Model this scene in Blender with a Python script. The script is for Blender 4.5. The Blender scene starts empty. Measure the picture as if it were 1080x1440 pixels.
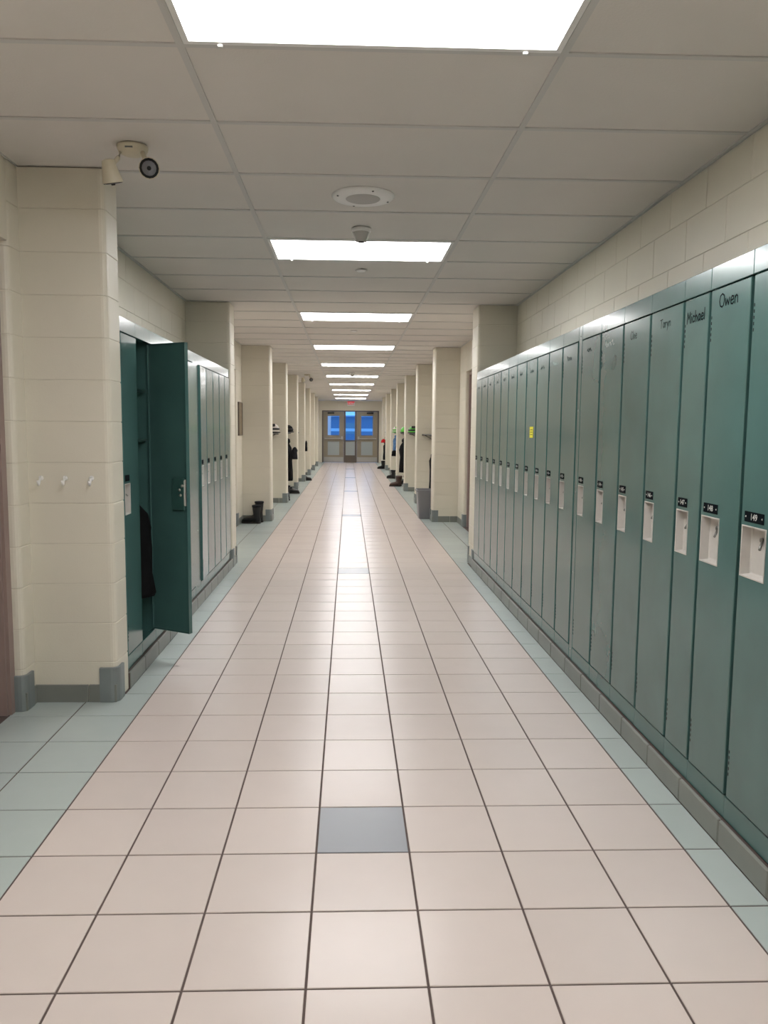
import bpy, math, random
from mathutils import Matrix, Vector
random.seed(7)

# ------------------------------------------------------------------ camera
sc = bpy.context.scene
HC = 2.593                      # ceiling height
cam_d = bpy.data.cameras.new('camera')
cam = bpy.data.objects.new('camera', cam_d)
sc.collection.objects.link(cam)
RIGHT = Vector((0.99942328, -0.03308609, 0.00764254))
DOWN = Vector((0.00425211, -0.10135536, -0.99484120))
FWD = Vector((0.03369002, 0.99429996, -0.10115622))
m = Matrix.Identity(4)
for i in range(3):
    m[i][0] = RIGHT[i]; m[i][1] = -DOWN[i]; m[i][2] = -FWD[i]
m[2][3] = 1.37526
cam.matrix_world = m
cam_d.sensor_fit = 'HORIZONTAL'
cam_d.sensor_width = 36.0
cam_d.lens = 1074.958 / 1080 * 36.0
cam_d.shift_x = (540 - 526.161) / 1080
cam_d.shift_y = (713.917 - 720) / 1080
cam_d.clip_end = 500
sc.camera = cam

# ------------------------------------------------------------------ world, exposure
def lin(r, g, b):
    f = lambda c: (c / 255 / 12.92) if c / 255 <= 0.04045 else ((c / 255 + 0.055) / 1.055) ** 2.4
    return (f(r), f(g), f(b), 1.0)

world = bpy.data.worlds.new('dusk_sky')
sc.world = world
world.use_nodes = True
wn, wl = world.node_tree.nodes, world.node_tree.links
wn.clear()
w_out = wn.new('ShaderNodeOutputWorld'); w_bg = wn.new('ShaderNodeBackground')
w_geo = wn.new('ShaderNodeTexCoord'); w_sep = wn.new('ShaderNodeSeparateXYZ')
w_ramp = wn.new('ShaderNodeValToRGB')
w_ramp.color_ramp.elements[0].position = 0.0
w_ramp.color_ramp.elements[0].color = (0.14, 0.40, 0.85, 1)
w_ramp.color_ramp.elements[1].position = 0.45
w_ramp.color_ramp.elements[1].color = (0.085, 0.27, 0.68, 1)
wl.new(w_geo.outputs['Generated'], w_sep.inputs[0])
wl.new(w_sep.outputs['Z'], w_ramp.inputs['Fac'])
wl.new(w_ramp.outputs['Color'], w_bg.inputs['Color'])
w_bg.inputs['Strength'].default_value = 1.9
wl.new(w_bg.outputs[0], w_out.inputs['Surface'])

LAMP = 17.5                      # emission of the ceiling panels, the only lamps of the place
vs = sc.view_settings
vs.view_transform = 'Standard'; vs.look = 'None'; vs.gamma = 1.0; vs.use_curve_mapping = False
vs.exposure = 0.0

# ------------------------------------------------------------------ materials
def mat(name, col, rough=0.5, spec=0.5, metal=0.0, var=0.0, vscale=6.0, bump=0.0, bscale=200.0, coat=0.0, emit=None, estr=0.0,
        dark=None, dscale=3.0, damt=0.0):
    M = bpy.data.materials.new(name); M.use_nodes = True
    n, l = M.node_tree.nodes, M.node_tree.links
    b = n['Principled BSDF']
    b.inputs['Base Color'].default_value = col
    b.inputs['Roughness'].default_value = rough
    b.inputs['Specular IOR Level'].default_value = spec
    b.inputs['Metallic'].default_value = metal
    if coat:
        b.inputs['Coat Weight'].default_value = coat; b.inputs['Coat Roughness'].default_value = 0.12
    if emit:
        b.inputs['Emission Color'].default_value = emit; b.inputs['Emission Strength'].default_value = estr
    tc = None
    def coord():
        nonlocal tc
        if tc is None: tc = n.new('ShaderNodeTexCoord')
        return tc.outputs['Object']
    if var or damt:
        nz = n.new('ShaderNodeTexNoise'); nz.inputs['Scale'].default_value = vscale; nz.inputs['Detail'].default_value = 5
        g = n.new('ShaderNodeNewGeometry'); l.new(g.outputs['Position'], nz.inputs['Vector'])
        mr = n.new('ShaderNodeMapRange'); mr.inputs['From Min'].default_value = 0.3; mr.inputs['From Max'].default_value = 0.7
        mr.inputs['To Min'].default_value = 1 - var; mr.inputs['To Max'].default_value = 1 + var
        l.new(nz.outputs['Fac'], mr.inputs['Value'])
        mx = n.new('ShaderNodeVectorMath'); mx.operation = 'SCALE'
        mx.inputs[0].default_value = col[:3]
        l.new(mr.outputs[0], mx.inputs['Scale'])
        l.new(mx.outputs[0], b.inputs['Base Color'])
    if bump:
        nb = n.new('ShaderNodeTexNoise'); nb.inputs['Scale'].default_value = bscale; nb.inputs['Detail'].default_value = 3
        g2 = n.new('ShaderNodeNewGeometry'); l.new(g2.outputs['Position'], nb.inputs['Vector'])
        bp = n.new('ShaderNodeBump'); bp.inputs['Strength'].default_value = bump; bp.inputs['Distance'].default_value = 0.002
        l.new(nb.outputs['Fac'], bp.inputs['Height']); l.new(bp.outputs[0], b.inputs['Normal'])
    return M

def tile_mat(name, col, rough, var, pitch, ox, oy, spec=0.5):
    """glazed tile; every tile of the grid has a slightly different tone"""
    M = bpy.data.materials.new(name); M.use_nodes = True
    n, l = M.node_tree.nodes, M.node_tree.links
    b = n['Principled BSDF']
    b.inputs['Roughness'].default_value = rough; b.inputs['Specular IOR Level'].default_value = spec
    g = n.new('ShaderNodeNewGeometry')
    sub = n.new('ShaderNodeVectorMath'); sub.operation = 'SUBTRACT'; sub.inputs[1].default_value = (ox, oy, 0)
    div = n.new('ShaderNodeVectorMath'); div.operation = 'DIVIDE'; div.inputs[1].default_value = (pitch, pitch, 1e6)
    fl = n.new('ShaderNodeVectorMath'); fl.operation = 'FLOOR'
    wnz = n.new('ShaderNodeTexWhiteNoise'); wnz.noise_dimensions = '2D'
    l.new(g.outputs['Position'], sub.inputs[0]); l.new(sub.outputs[0], div.inputs[0]); l.new(div.outputs[0], fl.inputs[0])
    l.new(fl.outputs[0], wnz.inputs['Vector'])
    nz = n.new('ShaderNodeTexNoise'); nz.inputs['Scale'].default_value = 9; nz.inputs['Detail'].default_value = 6
    l.new(g.outputs['Position'], nz.inputs['Vector'])
    ad = n.new('ShaderNodeMath'); ad.operation = 'ADD'
    l.new(wnz.outputs['Value'], ad.inputs[0]); l.new(nz.outputs['Fac'], ad.inputs[1])
    mr = n.new('ShaderNodeMapRange'); mr.inputs['From Min'].default_value = 0.3; mr.inputs['From Max'].default_value = 1.7
    mr.inputs['To Min'].default_value = 1 - var; mr.inputs['To Max'].default_value = 1 + var
    l.new(ad.outputs[0], mr.inputs['Value'])
    mx = n.new('ShaderNodeVectorMath'); mx.operation = 'SCALE'; mx.inputs[0].default_value = col[:3]
    l.new(mr.outputs[0], mx.inputs['Scale']); l.new(mx.outputs[0], b.inputs['Base Color'])
    return M

T = 0.3048; X0 = -0.10039; Y0 = 1.76326      # floor tile pitch and grid origin
M = {}
M['tile'] = tile_mat('beige_floor_tile', lin(209, 197, 191), 0.25, 0.035, T, X0, Y0, 0.3)
M['tile_green'] = tile_mat('grey_green_floor_tile', lin(178, 188, 185), 0.25, 0.04, T, X0, Y0, 0.3)
M['tile_dark'] = tile_mat('grey_floor_tile', lin(150, 152, 158), 0.25, 0.03, T, X0, Y0, 0.3)
M['grout'] = mat('grout', lin(96, 84, 80), 0.9, 0.2, var=0.1, vscale=20)
M['wall'] = mat('cream_block_paint', lin(221, 215, 199), 0.42, 0.4, var=0.02, vscale=3, bump=0.25, bscale=160)
M['mortar'] = mat('cream_joint_paint', lin(213, 207, 192), 0.6, 0.3)
M['base'] = mat('grey_base_tile', lin(128, 130, 124), 0.35, var=0.07, vscale=5)
M['base_corner'] = mat('grey_corner_tile', lin(126, 133, 133), 0.35, var=0.06, vscale=8)
M['ceil'] = mat('ceiling_tile', lin(224, 219, 213), 0.95, 0.1, var=0.02, vscale=2, bump=0.4, bscale=120)
M['tbar'] = mat('ceiling_grid', lin(206, 204, 200), 0.5)
M['slab'] = mat('plenum', lin(120, 118, 114), 0.9)
M['white'] = mat('white_enamel', lin(238, 237, 234), 0.4)
M['ivory'] = mat('ivory_plastic', lin(214, 205, 182), 0.4)
M['lens'] = mat('light_panel', lin(240, 240, 240), 0.4, emit=(1.0, 0.99, 0.99, 1), estr=LAMP)
M['grille'] = mat('grey_grille', lin(186, 184, 180), 0.6)
M['locker'] = mat('teal_locker_paint', lin(72, 106, 103), 0.22, 0.55, var=0.08, vscale=4.0, coat=0.4)
M['locker_in'] = mat('teal_locker_inside', lin(56, 90, 85), 0.5, 0.35, var=0.06, vscale=4)
M['locker_dark'] = mat('locker_back_panel', lin(120, 112, 104), 0.6, 0.3)
M['pan'] = mat('pale_latch_cup', lin(196, 192, 186), 0.35, var=0.03, vscale=40)
M['black'] = mat('black_plastic', lin(22, 22, 24), 0.45)
M['plate_ink'] = mat('plate_lettering', lin(190, 190, 186), 0.6)
M['ink'] = mat('marker_ink', lin(14, 20, 24), 0.9, 0.05)
M['ink_faint'] = mat('faded_marker_ink', lin(30, 48, 48), 0.9, 0.05)
M['ink_white'] = mat('white_marker_ink', lin(186, 198, 194), 0.6)
M['steel'] = mat('brushed_steel', lin(170, 168, 162), 0.35, metal=0.9)
M['dull_steel'] = mat('dull_steel', lin(120, 120, 116), 0.45, metal=0.7)
M['brown'] = mat('brown_frame_paint', lin(150, 130, 124), 0.4, var=0.03)
M['door_leaf'] = mat('taupe_door_paint', lin(142, 132, 114), 0.4, var=0.03)
M['frame'] = mat('dark_taupe_frame', lin(96, 86, 76), 0.4)
M['grey_pane'] = mat('grey_infill_pane', lin(164, 172, 172), 0.25)
M['yellow'] = mat('yellow_paper', lin(226, 214, 60), 0.7)
M['cloth_black'] = mat('black_cloth', lin(16, 16, 18), 0.9, 0.2, var=0.25, vscale=14)
M['cloth_grey'] = mat('charcoal_cloth', lin(38, 38, 42), 0.9, 0.2, var=0.25, vscale=14)
M['cloth_red'] = mat('red_cloth', lin(170, 30, 34), 0.9, 0.2)
M['cloth_blue'] = mat('blue_cloth', lin(84, 120, 160), 0.9, 0.2, var=0.3, vscale=14)
M['rubber'] = mat('black_rubber', lin(14, 14, 15), 0.5)
M['leather'] = mat('brown_leather', lin(74, 54, 46), 0.6, var=0.15, vscale=20)
M['sole'] = mat('dark_sole', lin(34, 30, 28), 0.8)
M['green'] = mat('bright_green_shell', lin(92, 196, 62), 0.4)
M['pale'] = mat('pale_shell', lin(206, 200, 188), 0.45)
M['bin'] = mat('grey_bin_plastic', lin(124, 124, 128), 0.4)
M['snow'] = mat('dusk_snow', lin(190, 200, 215), 0.9)
M['exit_red'] = mat('exit_red', lin(190, 40, 50), 0.5, emit=(0.8, 0.05, 0.08, 1), estr=0.6)
M['picture'] = mat('brown_notice_panel', lin(128, 114, 92), 0.5, var=0.2, vscale=16)
M['backdrop_wall'] = mat('blue_grey_backdrop', lin(150, 160, 176), 0.9)  # dusk blue put into the colour of the made-up backdrop
M['added_lens'] = mat('added_lamp_lens', lin(240, 240, 240), 0.4, emit=(1, 0.97, 0.92, 1), estr=60.0)  # glow of the added outside lamp, brightens the porch post
gl = bpy.data.materials.new('window_glass'); gl.use_nodes = True
gb = gl.node_tree.nodes['Principled BSDF']
gb.inputs['Base Color'].default_value = (0.9, 0.95, 1, 1); gb.inputs['Roughness'].default_value = 0.0
gb.inputs['Transmission Weight'].default_value = 1.0; gb.inputs['IOR'].default_value = 1.1
M['glass'] = gl

# ------------------------------------------------------------------ helpers
COL = sc.collection
class MB:
    """collects shapes into one mesh"""
    def __init__(s): s.v = []; s.f = []; s.smooth = []
    def add(s, vs, fs, smooth=False):
        o = len(s.v); s.v += [tuple(p) for p in vs]; s.f += [[o + i for i in f] for f in fs]; s.smooth += [smooth] * len(fs)
        return s
    def box(s, x0, x1, y0, y1, z0, z1, skip=''):
        vs = [(x0, y0, z0), (x1, y0, z0), (x1, y1, z0), (x0, y1, z0), (x0, y0, z1), (x1, y0, z1), (x1, y1, z1), (x0, y1, z1)]
        fs = [(0, 3, 2, 1), (4, 5, 6, 7), (0, 1, 5, 4), (1, 2, 6, 5), (2, 3, 7, 6), (3, 0, 4, 7)]
        return s.add(vs, fs)
    def bbox(s, x0, x1, y0, y1, z0, z1, b):
        """box with bevelled edges"""
        vs, idx = [], {}
        for i, (xa, xb) in enumerate(((x0, x0 + b), (x1, x1 - b))):
            for j, (ya, yb) in enumerate(((y0, y0 + b), (y1, y1 - b))):
                for k, (za, zb) in enumerate(((z0, z0 + b), (z1, z1 - b))):
                    idx[i, j, k, 0] = len(vs); vs.append((xa, yb, zb))
                    idx[i, j, k, 1] = len(vs); vs.append((xb, ya, zb))
                    idx[i, j, k, 2] = len(vs); vs.append((xb, yb, za))
        I = lambda i, j, k, a: idx[i, j, k, a]
        fs = []
        for i in (0, 1):
            q = [I(i, 0, 0, 0), I(i, 1, 0, 0), I(i, 1, 1, 0), I(i, 0, 1, 0)]; fs.append(q if i else q[::-1])
            q = [I(0, i, 0, 1), I(0, i, 1, 1), I(1, i, 1, 1), I(1, i, 0, 1)]; fs.append(q if i else q[::-1])
            q = [I(0, 0, i, 2), I(1, 0, i, 2), I(1, 1, i, 2), I(0, 1, i, 2)]; fs.append(q if i else q[::-1])
        for a in (0, 1):
            for c in (0, 1):
                q = [I(a, c, 0, 0), I(a, c, 1, 0), I(a, c, 1, 1), I(a, c, 0, 1)]; fs.append(q if (a ^ c) else q[::-1])
                q = [I(a, 0, c, 0), I(a, 1, c, 0), I(a, 1, c, 2), I(a, 0, c, 2)]; fs.append(q[::-1] if (a ^ c) else q)
                q = [I(0, a, c, 1), I(1, a, c, 1), I(1, a, c, 2), I(0, a, c, 2)]; fs.append(q if (a ^ c) else q[::-1])
                for d in (0, 1):
                    t = [I(a, c, d, 0), I(a, c, d, 1), I(a, c, d, 2)]; fs.append(t if (a + c + d) % 2 else t[::-1])
        return s.add(vs, fs)
    def prism(s, poly, z0, z1, b=0.0, smooth=False):
        """upright prism over a counter-clockwise outline, top and bottom edges bevelled by b"""
        n = len(poly)
        cx = sum(p[0] for p in poly) / n; cy = sum(p[1] for p in poly) / n
        def ring(d, z):
            out = []
            for x, y in poly:
                L = math.hypot(x - cx, y - cy) or 1
                out.append((x - (x - cx) / L * d, y - (y - cy) / L * d, z))
            return out
        rings = [ring(b, z0), ring(0, z0 + b), ring(0, z1 - b), ring(b, z1)] if b else [ring(0, z0), ring(0, z1)]
        return s.loft(rings, smooth)
    def loft(s, rings, smooth=True, caps=True):
        n = len(rings[0]); vs = [p for r in rings for p in r]; fs = []
        for k in range(len(rings) - 1):
            for i in range(n):
                j = (i + 1) % n
                fs.append((k * n + i, k * n + j, (k + 1) * n + j, (k + 1) * n + i))
        if caps:
            fs.append(tuple(range(n))[::-1]); fs.append(tuple((len(rings) - 1) * n + i for i in range(n)))
        return s.add(vs, fs, smooth)
    def lathe(s, prof, c=(0, 0, 0), seg=24, axis='z', smooth=True):
        """profile of (radius, height) turned about an axis through c"""
        rings = []
        for r, h in prof:
            ring = []
            for i in range(seg):
                a = 2 * math.pi * i / seg
                p = (r * math.cos(a), r * math.sin(a), h)
                if axis == 'y': p = (p[0], p[2], -p[1])
                if axis == 'x': p = (p[2], p[0], p[1])
                ring.append((c[0] + p[0], c[1] + p[1], c[2] + p[2]))
            rings.append(ring)
        return s.loft(rings, smooth)
    def tube(s, pts, r, seg=8, smooth=True):
        pts = [Vector(p) for p in pts]; rings = []
        rs = r if isinstance(r, (list, tuple)) else [r] * len(pts)
        for i, p in enumerate(pts):
            d = (pts[min(i + 1, len(pts) - 1)] - pts[max(i - 1, 0)]).normalized()
            up = Vector((0, 0, 1)) if abs(d.z) < 0.9 else Vector((1, 0, 0))
            a = d.cross(up).normalized(); c = a.cross(d)
            rings.append([tuple(p + (a * math.cos(2 * math.pi * k / seg) + c * math.sin(2 * math.pi * k / seg)) * rs[i]) for k in range(seg)])
        return s.loft(rings, smooth)
    def mesh(s, name, material):
        me = bpy.data.meshes.new(name); me.from_pydata(s.v, [], s.f)
        me.polygons.foreach_set('use_smooth', s.smooth)
        me.materials.append(M[material]); me.update()
        return me
    def build(s, name, material, parent=None, loc=None, rot=None):
        return link(name, s.mesh(name, material), parent, loc, rot)

def link(name, me, parent=None, loc=None, rot=None):
    o = bpy.data.objects.new(name, me); COL.objects.link(o)
    if parent: o.parent = parent
    if loc: o.location = loc
    if rot: o.rotation_euler = rot
    return o
def tag(o, label, cat, group=None, kind=None):
    o['label'] = label; o['category'] = cat
    if group: o['group'] = group
    if kind: o['kind'] = kind
    return o
def thing(name, label, cat, loc=(0, 0, 0), rz=0.0, group=None):
    return tag(link(name, None, None, loc, (0, 0, rz)), label, cat, group)
def struct(o, label, cat):
    return tag(o, label, cat, kind='structure')
ORD = ['first', 'second', 'third', 'fourth', 'fifth', 'sixth', 'seventh', 'eighth', 'ninth', 'tenth', 'eleventh', 'twelfth', 'thirteenth']

def rounded(x0, x1, y0, y1, r, corners):
    """counter-clockwise rectangle; corners is a set out of 'a'(x0,y0) 'b'(x1,y0) 'c'(x1,y1) 'd'(x0,y1) to round"""
    out = []
    for key, cx, cy, a0 in (('a', x0, y0, 180), ('b', x1, y0, 270), ('c', x1, y1, 0), ('d', x0, y1, 90)):
        if key in corners:
            sx = 1 if cx == x0 else -1; sy = 1 if cy == y0 else -1
            for k in range(5):
                a = math.radians(a0 + 22.5 * k)
                out.append((cx + sx * r + r * math.cos(a), cy + sy * r + r * math.sin(a)))
        else: out.append((cx, cy))
    return out

# digits of the number plates, as flat meshes
def text_meshes(strings, size):
    objs = []
    for t in strings:
        cu = bpy.data.curves.new('lettering', 'FONT'); cu.body = t; cu.size = size; cu.resolution_u = 2; cu.offset = 0.02 * size
        cu.align_x = 'CENTER'; cu.align_y = 'CENTER'
        o = bpy.data.objects.new('lettering', cu); COL.objects.link(o); objs.append(o)
    dg = bpy.context.evaluated_depsgraph_get(); dg.update()
    out = {}
    for t, o in zip(strings, objs):
        me = bpy.data.meshes.new_from_object(o.evaluated_get(dg))
        for v in me.vertices: v.co = (v.co.x, 0.0, v.co.y)
        me.materials.clear(); out[t] = me
    for o in objs: bpy.data.objects.remove(o)
    return out
NUM = text_meshes([str(k) for k in range(132, 151)], 0.031)
EXIT_ME = text_meshes(['EXIT'], 0.13)['EXIT']

# ------------------------------------------------------------------ floor
XW0, XW1 = -1.58, 1.645           # back walls behind the lockers
YB, YE = -6.0, 32.4               # the corridor's two ends
COL0, COL1 = 3.785, 3.975         # block column on the left before the lockers
LP0, LP1 = 7.585, 7.885           # pilaster at the far end of the left lockers
RP0, RP1 = 7.575, 7.94
XPL, XPR = -1.155, 1.262          # faces of pilasters and fins
FT = 0.30                         # fin thickness
LF = [11.44, 14.36, 17.38, 20.27, 23.15, 26.0, 28.9]
RF = [11.42, 14.33, 17.27, 20.22, 23.12, 26.2, 29.0]

fl = MB().box(-1.75, 1.75, YB - 0.2, YE + 0.1, -0.2, -0.003).build('floor', 'grout')
struct(fl, 'long corridor floor of square beige tiles with grey-green tile borders', 'floor')
GAP = 0.0032
def tile_shape(mb, x0, x1, y0, y1):
    b = 0.0014
    vs = [(x0, y0, -0.008), (x1, y0, -0.008), (x1, y1, -0.008), (x0, y1, -0.008),
          (x0, y0, -b), (x1, y0, -b), (x1, y1, -b), (x0, y1, -b),
          (x0 + b, y0 + b, 0), (x1 - b, y0 + b, 0), (x1 - b, y1 - b, 0), (x0 + b, y1 - b, 0)]
    fs = [(0, 1, 5, 4), (1, 2, 6, 5), (2, 3, 7, 6), (3, 0, 4, 7), (4, 5, 9, 8), (5, 6, 10, 9), (6, 7, 11, 10), (7, 4, 8, 11), (8, 9, 10, 11)]
    return mb.add(vs, fs)
def side_limits(y):
    lo, hi = XW0, XW1
    if y < COL0: lo = -1.62
    if COL0 - 0.15 < y < LP1 - 0.15: lo = -1.155 if y > COL0 else -1.62
    if y < RP1 - 0.15: hi = 1.245
    return lo, hi
tile_cache = {}
n_tiles = 0
far_tiles = {'tile': MB(), 'tile_green': MB(), 'tile_dark': MB()}
r0 = int((YB - Y0) // T) ; r1 = int((YE - Y0) // T) + 1
for r in list(range(-1, r1)) + list(range(-2, r0 - 1, -1)):
    y0 = Y0 + r * T; y1 = y0 + T
    lo, hi = side_limits(y0 + 0.1)
    for c in (-5, -4, -3, -2, -1, 0, 1, 2, 3, 4, 5):
        x0 = max(X0 + c * T, lo); x1 = min(X0 + (c + 1) * T, hi)
        if x1 - x0 < 0.02: continue
        kind = 'tile' if -3 <= c <= 3 else 'tile_green'
        if c == 0 and (r - 2) % 16 == 0: kind = 'tile_dark'
        if r >= -1 and n_tiles < 300:
            key = (kind, round(x1 - x0, 3))
            if key not in tile_cache:
                tile_cache[key] = tile_shape(MB(), GAP, x1 - x0 - GAP, GAP, T - GAP).mesh('floor_tile', kind)
            link('floor_tile', tile_cache[key], fl, (x0, y0, 0)); n_tiles += 1
        else:
            tile_shape(far_tiles[kind], x0 + GAP, x1 - GAP, y0 + GAP, y1 - GAP)
for k, mb in far_tiles.items():
    o = mb.build({'tile': 'beige_tiles', 'tile_green': 'grey_green_tiles', 'tile_dark': 'dark_tiles'}[k], k, fl); o['kind'] = 'stuff'

# ------------------------------------------------------------------ ceiling
XC = -0.5439; YC = 2.5999; CP = 0.619; CW = 1.238
ce = MB().box(-1.75, 1.75, YB - 0.2, YE + 0.1, HC + 0.06, HC + 0.2).build('ceiling', 'slab')
struct(ce, 'suspended ceiling of large off-white panels in a pale metal grid', 'ceiling')
light_rows = [-1 + 5 * k for k in range(-1, 10)]
cr0 = int((YB - YC) // CP); cr1 = int((YE - YC) // CP) + 1
ccache = {}
cols = [(XW0, XC), (XC, XC + CW), (XC + CW, XW1)]
for r in range(cr0, cr1):
    y0 = YC + r * CP; ya = max(y0, YB); yb = min(y0 + CP, YE)
    if yb - ya < 0.03: continue
    for ci, (xa, xb) in enumerate(cols):
        if not (ci == 1 and r in light_rows):
            key = (ci, round(yb - ya, 3))
            if key not in ccache:
                ccache[key] = MB().box(0.002, xb - xa - 0.002, 0.002, yb - ya - 0.002, 0, 0.015).mesh('ceiling_panel', 'ceil')
            link('ceiling_panel', ccache[key], ce, (xa, ya, HC + 0.005))
        if ya == y0:
            key = ('t', ci)
            if key not in ccache:
                ccache[key] = MB().box(0.0, xb - xa, -0.012, 0.012, 0, 0.006).mesh('grid_bar', 'tbar')
            link('grid_bar', ccache[key], ce, (xa, y0, HC))
for x in (XC, XC + CW):
    MB().box(x - 0.012, x + 0.012, YB, YE, HC - 0.0006, HC + 0.006).build('grid_runner', 'tbar', ce)
for x, s in ((XW0, 1), (XW1, -1)):
    MB().box(min(x, x + 0.02 * s), max(x, x + 0.02 * s), YB, YE, HC - 0.002, HC + 0.006).build('wall_angle', 'tbar', ce)

lp_cache = {}
def make_light(k, label):
    t = thing('ceiling_light', label, 'ceiling light', (XC, YC + (-1 + 5 * k) * CP, HC), 0, 'light panels down the middle of the ceiling')
    if not lp_cache:
        f = MB(); a, b = 0.014, 0.034
        f.box(a, CW - a, a, b, -0.002, 0.03); f.box(a, CW - a, CP - b, CP - a, -0.002, 0.03)
        f.box(a, b, b, CP - b, -0.002, 0.03); f.box(CW - b, CW - a, b, CP - b, -0.002, 0.03)
        lp_cache['frame'] = f.mesh('frame', 'white')
        lp_cache['diffuser'] = MB().box(b, CW - b, b, CP - b, 0.004, 0.012).mesh('diffuser', 'lens')
        lp_cache['clip'] = MB().bbox(-0.008, 0.008, -0.006, 0.006, -0.008, 0.0, 0.002).mesh('clip', 'white')
    link('frame', lp_cache['frame'], t); link('diffuser', lp_cache['diffuser'], t)
    for x in (0.13, CW - 0.13): link('clip', lp_cache['clip'], t, (x, CP - 0.018, -0.002))
make_light(-1, 'ceiling light panel overhead, out of the picture behind the camera')
make_light(0, 'largest bright ceiling light panel, cut off by the top of the picture')
for k in range(1, 10):
    make_light(k, 'bright rectangular ceiling light panel, %s counted from the top of the picture' % ORD[k] if k < 9 else
               'farthest bright ceiling light panel, just before the exit sign')

# ------------------------------------------------------------------ walls
def course_lines(z0, z1):
    zs = [z0]; k = math.floor(z0 / 0.2) + 1
    while k * 0.2 + 0.005 < z1 - 0.02:
        if k * 0.2 + 0.005 > z0 + 0.02: zs.append(k * 0.2 + 0.005)
        k += 1
    return zs + [z1]
blk_cache = {}
def block_column(name, label, x0, x1, y0, y1, corners, base_sides, z1=HC):
    """painted concrete blocks, one per course, with rounded corners; grey base tiles round the foot"""
    ins = 0.0032
    core = MB().prism(rounded(x0 + ins, x1 - ins, y0 + ins, y1 - ins, 0.026, corners), 0, z1)
    o = core.build(name, 'mortar'); struct(o, label, 'wall')
    zs = course_lines(0.0, z1)
    w, d = x1 - x0, y1 - y0
    for za, zb in zip(zs, zs[1:]):
        key = (round(w, 3), round(d, 3), corners, round(zb - za, 3))
        if key not in blk_cache:
            blk_cache[key] = MB().prism(rounded(0, w, 0, d, 0.03, corners), 0.0012, zb - za - 0.0012, 0.003).mesh('block', 'wall')
        link('block', blk_cache[key], o, (x0, y0, za))
    p = 0.009
    key = (round(w, 3), round(d, 3), corners, 'base')
    for side in base_sides:
        if side == 'n':      # near face
            n = 2 if w > 0.3 else 1
            for i in range(n):
                a = x0 + w * (0 if i == 0 else 0.66); b = x0 + w * (0.66 if n == 2 and i == 0 else 1)
                MB().bbox(a + 0.002, b - 0.002, y0 - p, y0 + 0.02, 0, 0.09, 0.002).build('base_tile', 'base', o)
        if side == 'e': MB().bbox(x1 - 0.02, x1 + p, y0 + 0.002, y1 - 0.002, 0, 0.09, 0.002).build('base_tile', 'base', o)
        if side == 'w': MB().bbox(x0 - p, x0 + 0.02, y0 + 0.002, y1 - 0.002, 0, 0.09, 0.002).build('base_tile', 'base', o)
        if side == 'f': MB().bbox(x0 + 0.002, x1 - 0.002, y1 - 0.02, y1 + p, 0, 0.09, 0.002).build('base_tile', 'base', o)
    q = 0.012; L = 0.085
    for cn in corners:
        cx = x0 if cn in 'ad' else x1; cy = y0 if cn in 'ab' else y1
        xa, xb = (cx - q, cx + L) if cn in 'ad' else (cx - L, cx + q)
        ya, yb = (cy - q, cy + L) if cn in 'ab' else (cy - L, cy + q)
        MB().prism(rounded(xa, xb, ya, yb, 0.04, {cn}), 0, 0.178, 0.003).build('base_corner', 'base_corner', o)
    return o

plate_cache = {}
def block_wall(name, label, xface, sgn, y0, y1, z0, z1, thick=0.15):
    """wall in a plane of constant x facing sgn, built of proud painted blocks in running bond"""
    xa, xb = (xface - 0.0032 - thick, xface - 0.0032) if sgn > 0 else (xface + 0.0032, xface + 0.0032 + thick)
    o = MB().box(xa, xb, y0, y1, z0, z1).build(name, 'mortar'); struct(o, label, 'wall')
    zs = course_lines(z0, z1)
    for za, zb in zip(zs, zs[1:]):
        row = round(za / 0.2)
        ys = [y0]; k = math.floor((y0 - (0.2 if row % 2 else 0)) / 0.4) + 1
        while k * 0.4 + (0.2 if row % 2 else 0) < y1 - 0.03:
            yy = k * 0.4 + (0.2 if row % 2 else 0)
            if yy > y0 + 0.03: ys.append(yy)
            k += 1
        ys.append(y1)
        for ya, yb in zip(ys, ys[1:]):
            key = (sgn, round(yb - ya, 3), round(zb - za, 3))
            if key not in plate_cache:
                plate_cache[key] = MB().bbox(-0.02 if sgn > 0 else 0, 0 if sgn > 0 else 0.02, 0.0012, yb - ya - 0.0012, 0.0012, zb - za - 0.0012, 0.0028).mesh('block', 'wall')
            link('block', plate_cache[key], o, (xface, ya, za))
    return o

def plain_wall(name, label, x0, x1, y0, y1, z0, z1):
    o = MB().box(x0, x1, y0, y1, z0, z1).build(name, 'wall'); return struct(o, label, 'wall')

# left, near to far
plain_wall('wall_left', 'cream wall beside the brown door frame, before the block column', -1.75, -1.565, YB, 2.56, 0, HC)
block_column('wall_left', 'cream block jamb with rounded edge beside the brown door frame', -1.80, -1.565, 3.655, COL0 + 0.15, 'b', 'e')
plain_wall('wall_left', 'cream wall above the brown door frame', -1.75, -1.565, 2.56, 3.655, 2.225, HC)
block_column('wall_column', 'cream block column with three white hooks beside the open locker', -1.575, -1.16, COL0, COL1, 'b', 'n')
block_wall('wall_left', 'cream block wall above the left lockers', XW0, 1, COL1, LP0, 1.93, HC)
plain_wall('wall_left', 'wall hidden behind the left lockers', -1.736, XW0 - 0.003, COL1, LP0, 0, 1.93)
block_column('wall_column', 'block pilaster closing off the far end of the left lockers', XW0 - 0.1, XPL, LP0, LP1, 'bc', 'ef')
plain_wall('wall_left', 'cream wall just past the left lockers, before a doorway', -1.75, XW0, LP1, 9.80, 0, HC)
plain_wall('wall_left', 'cream wall over the doorway past the left lockers', -1.75, XW0, 9.80, 10.88, 2.2, HC)
block_column('wall_left', 'cream block jamb carrying a small brown notice panel', -1.80, XW0, 10.88, LF[0] + 0.1, 'b', 'e')
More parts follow.
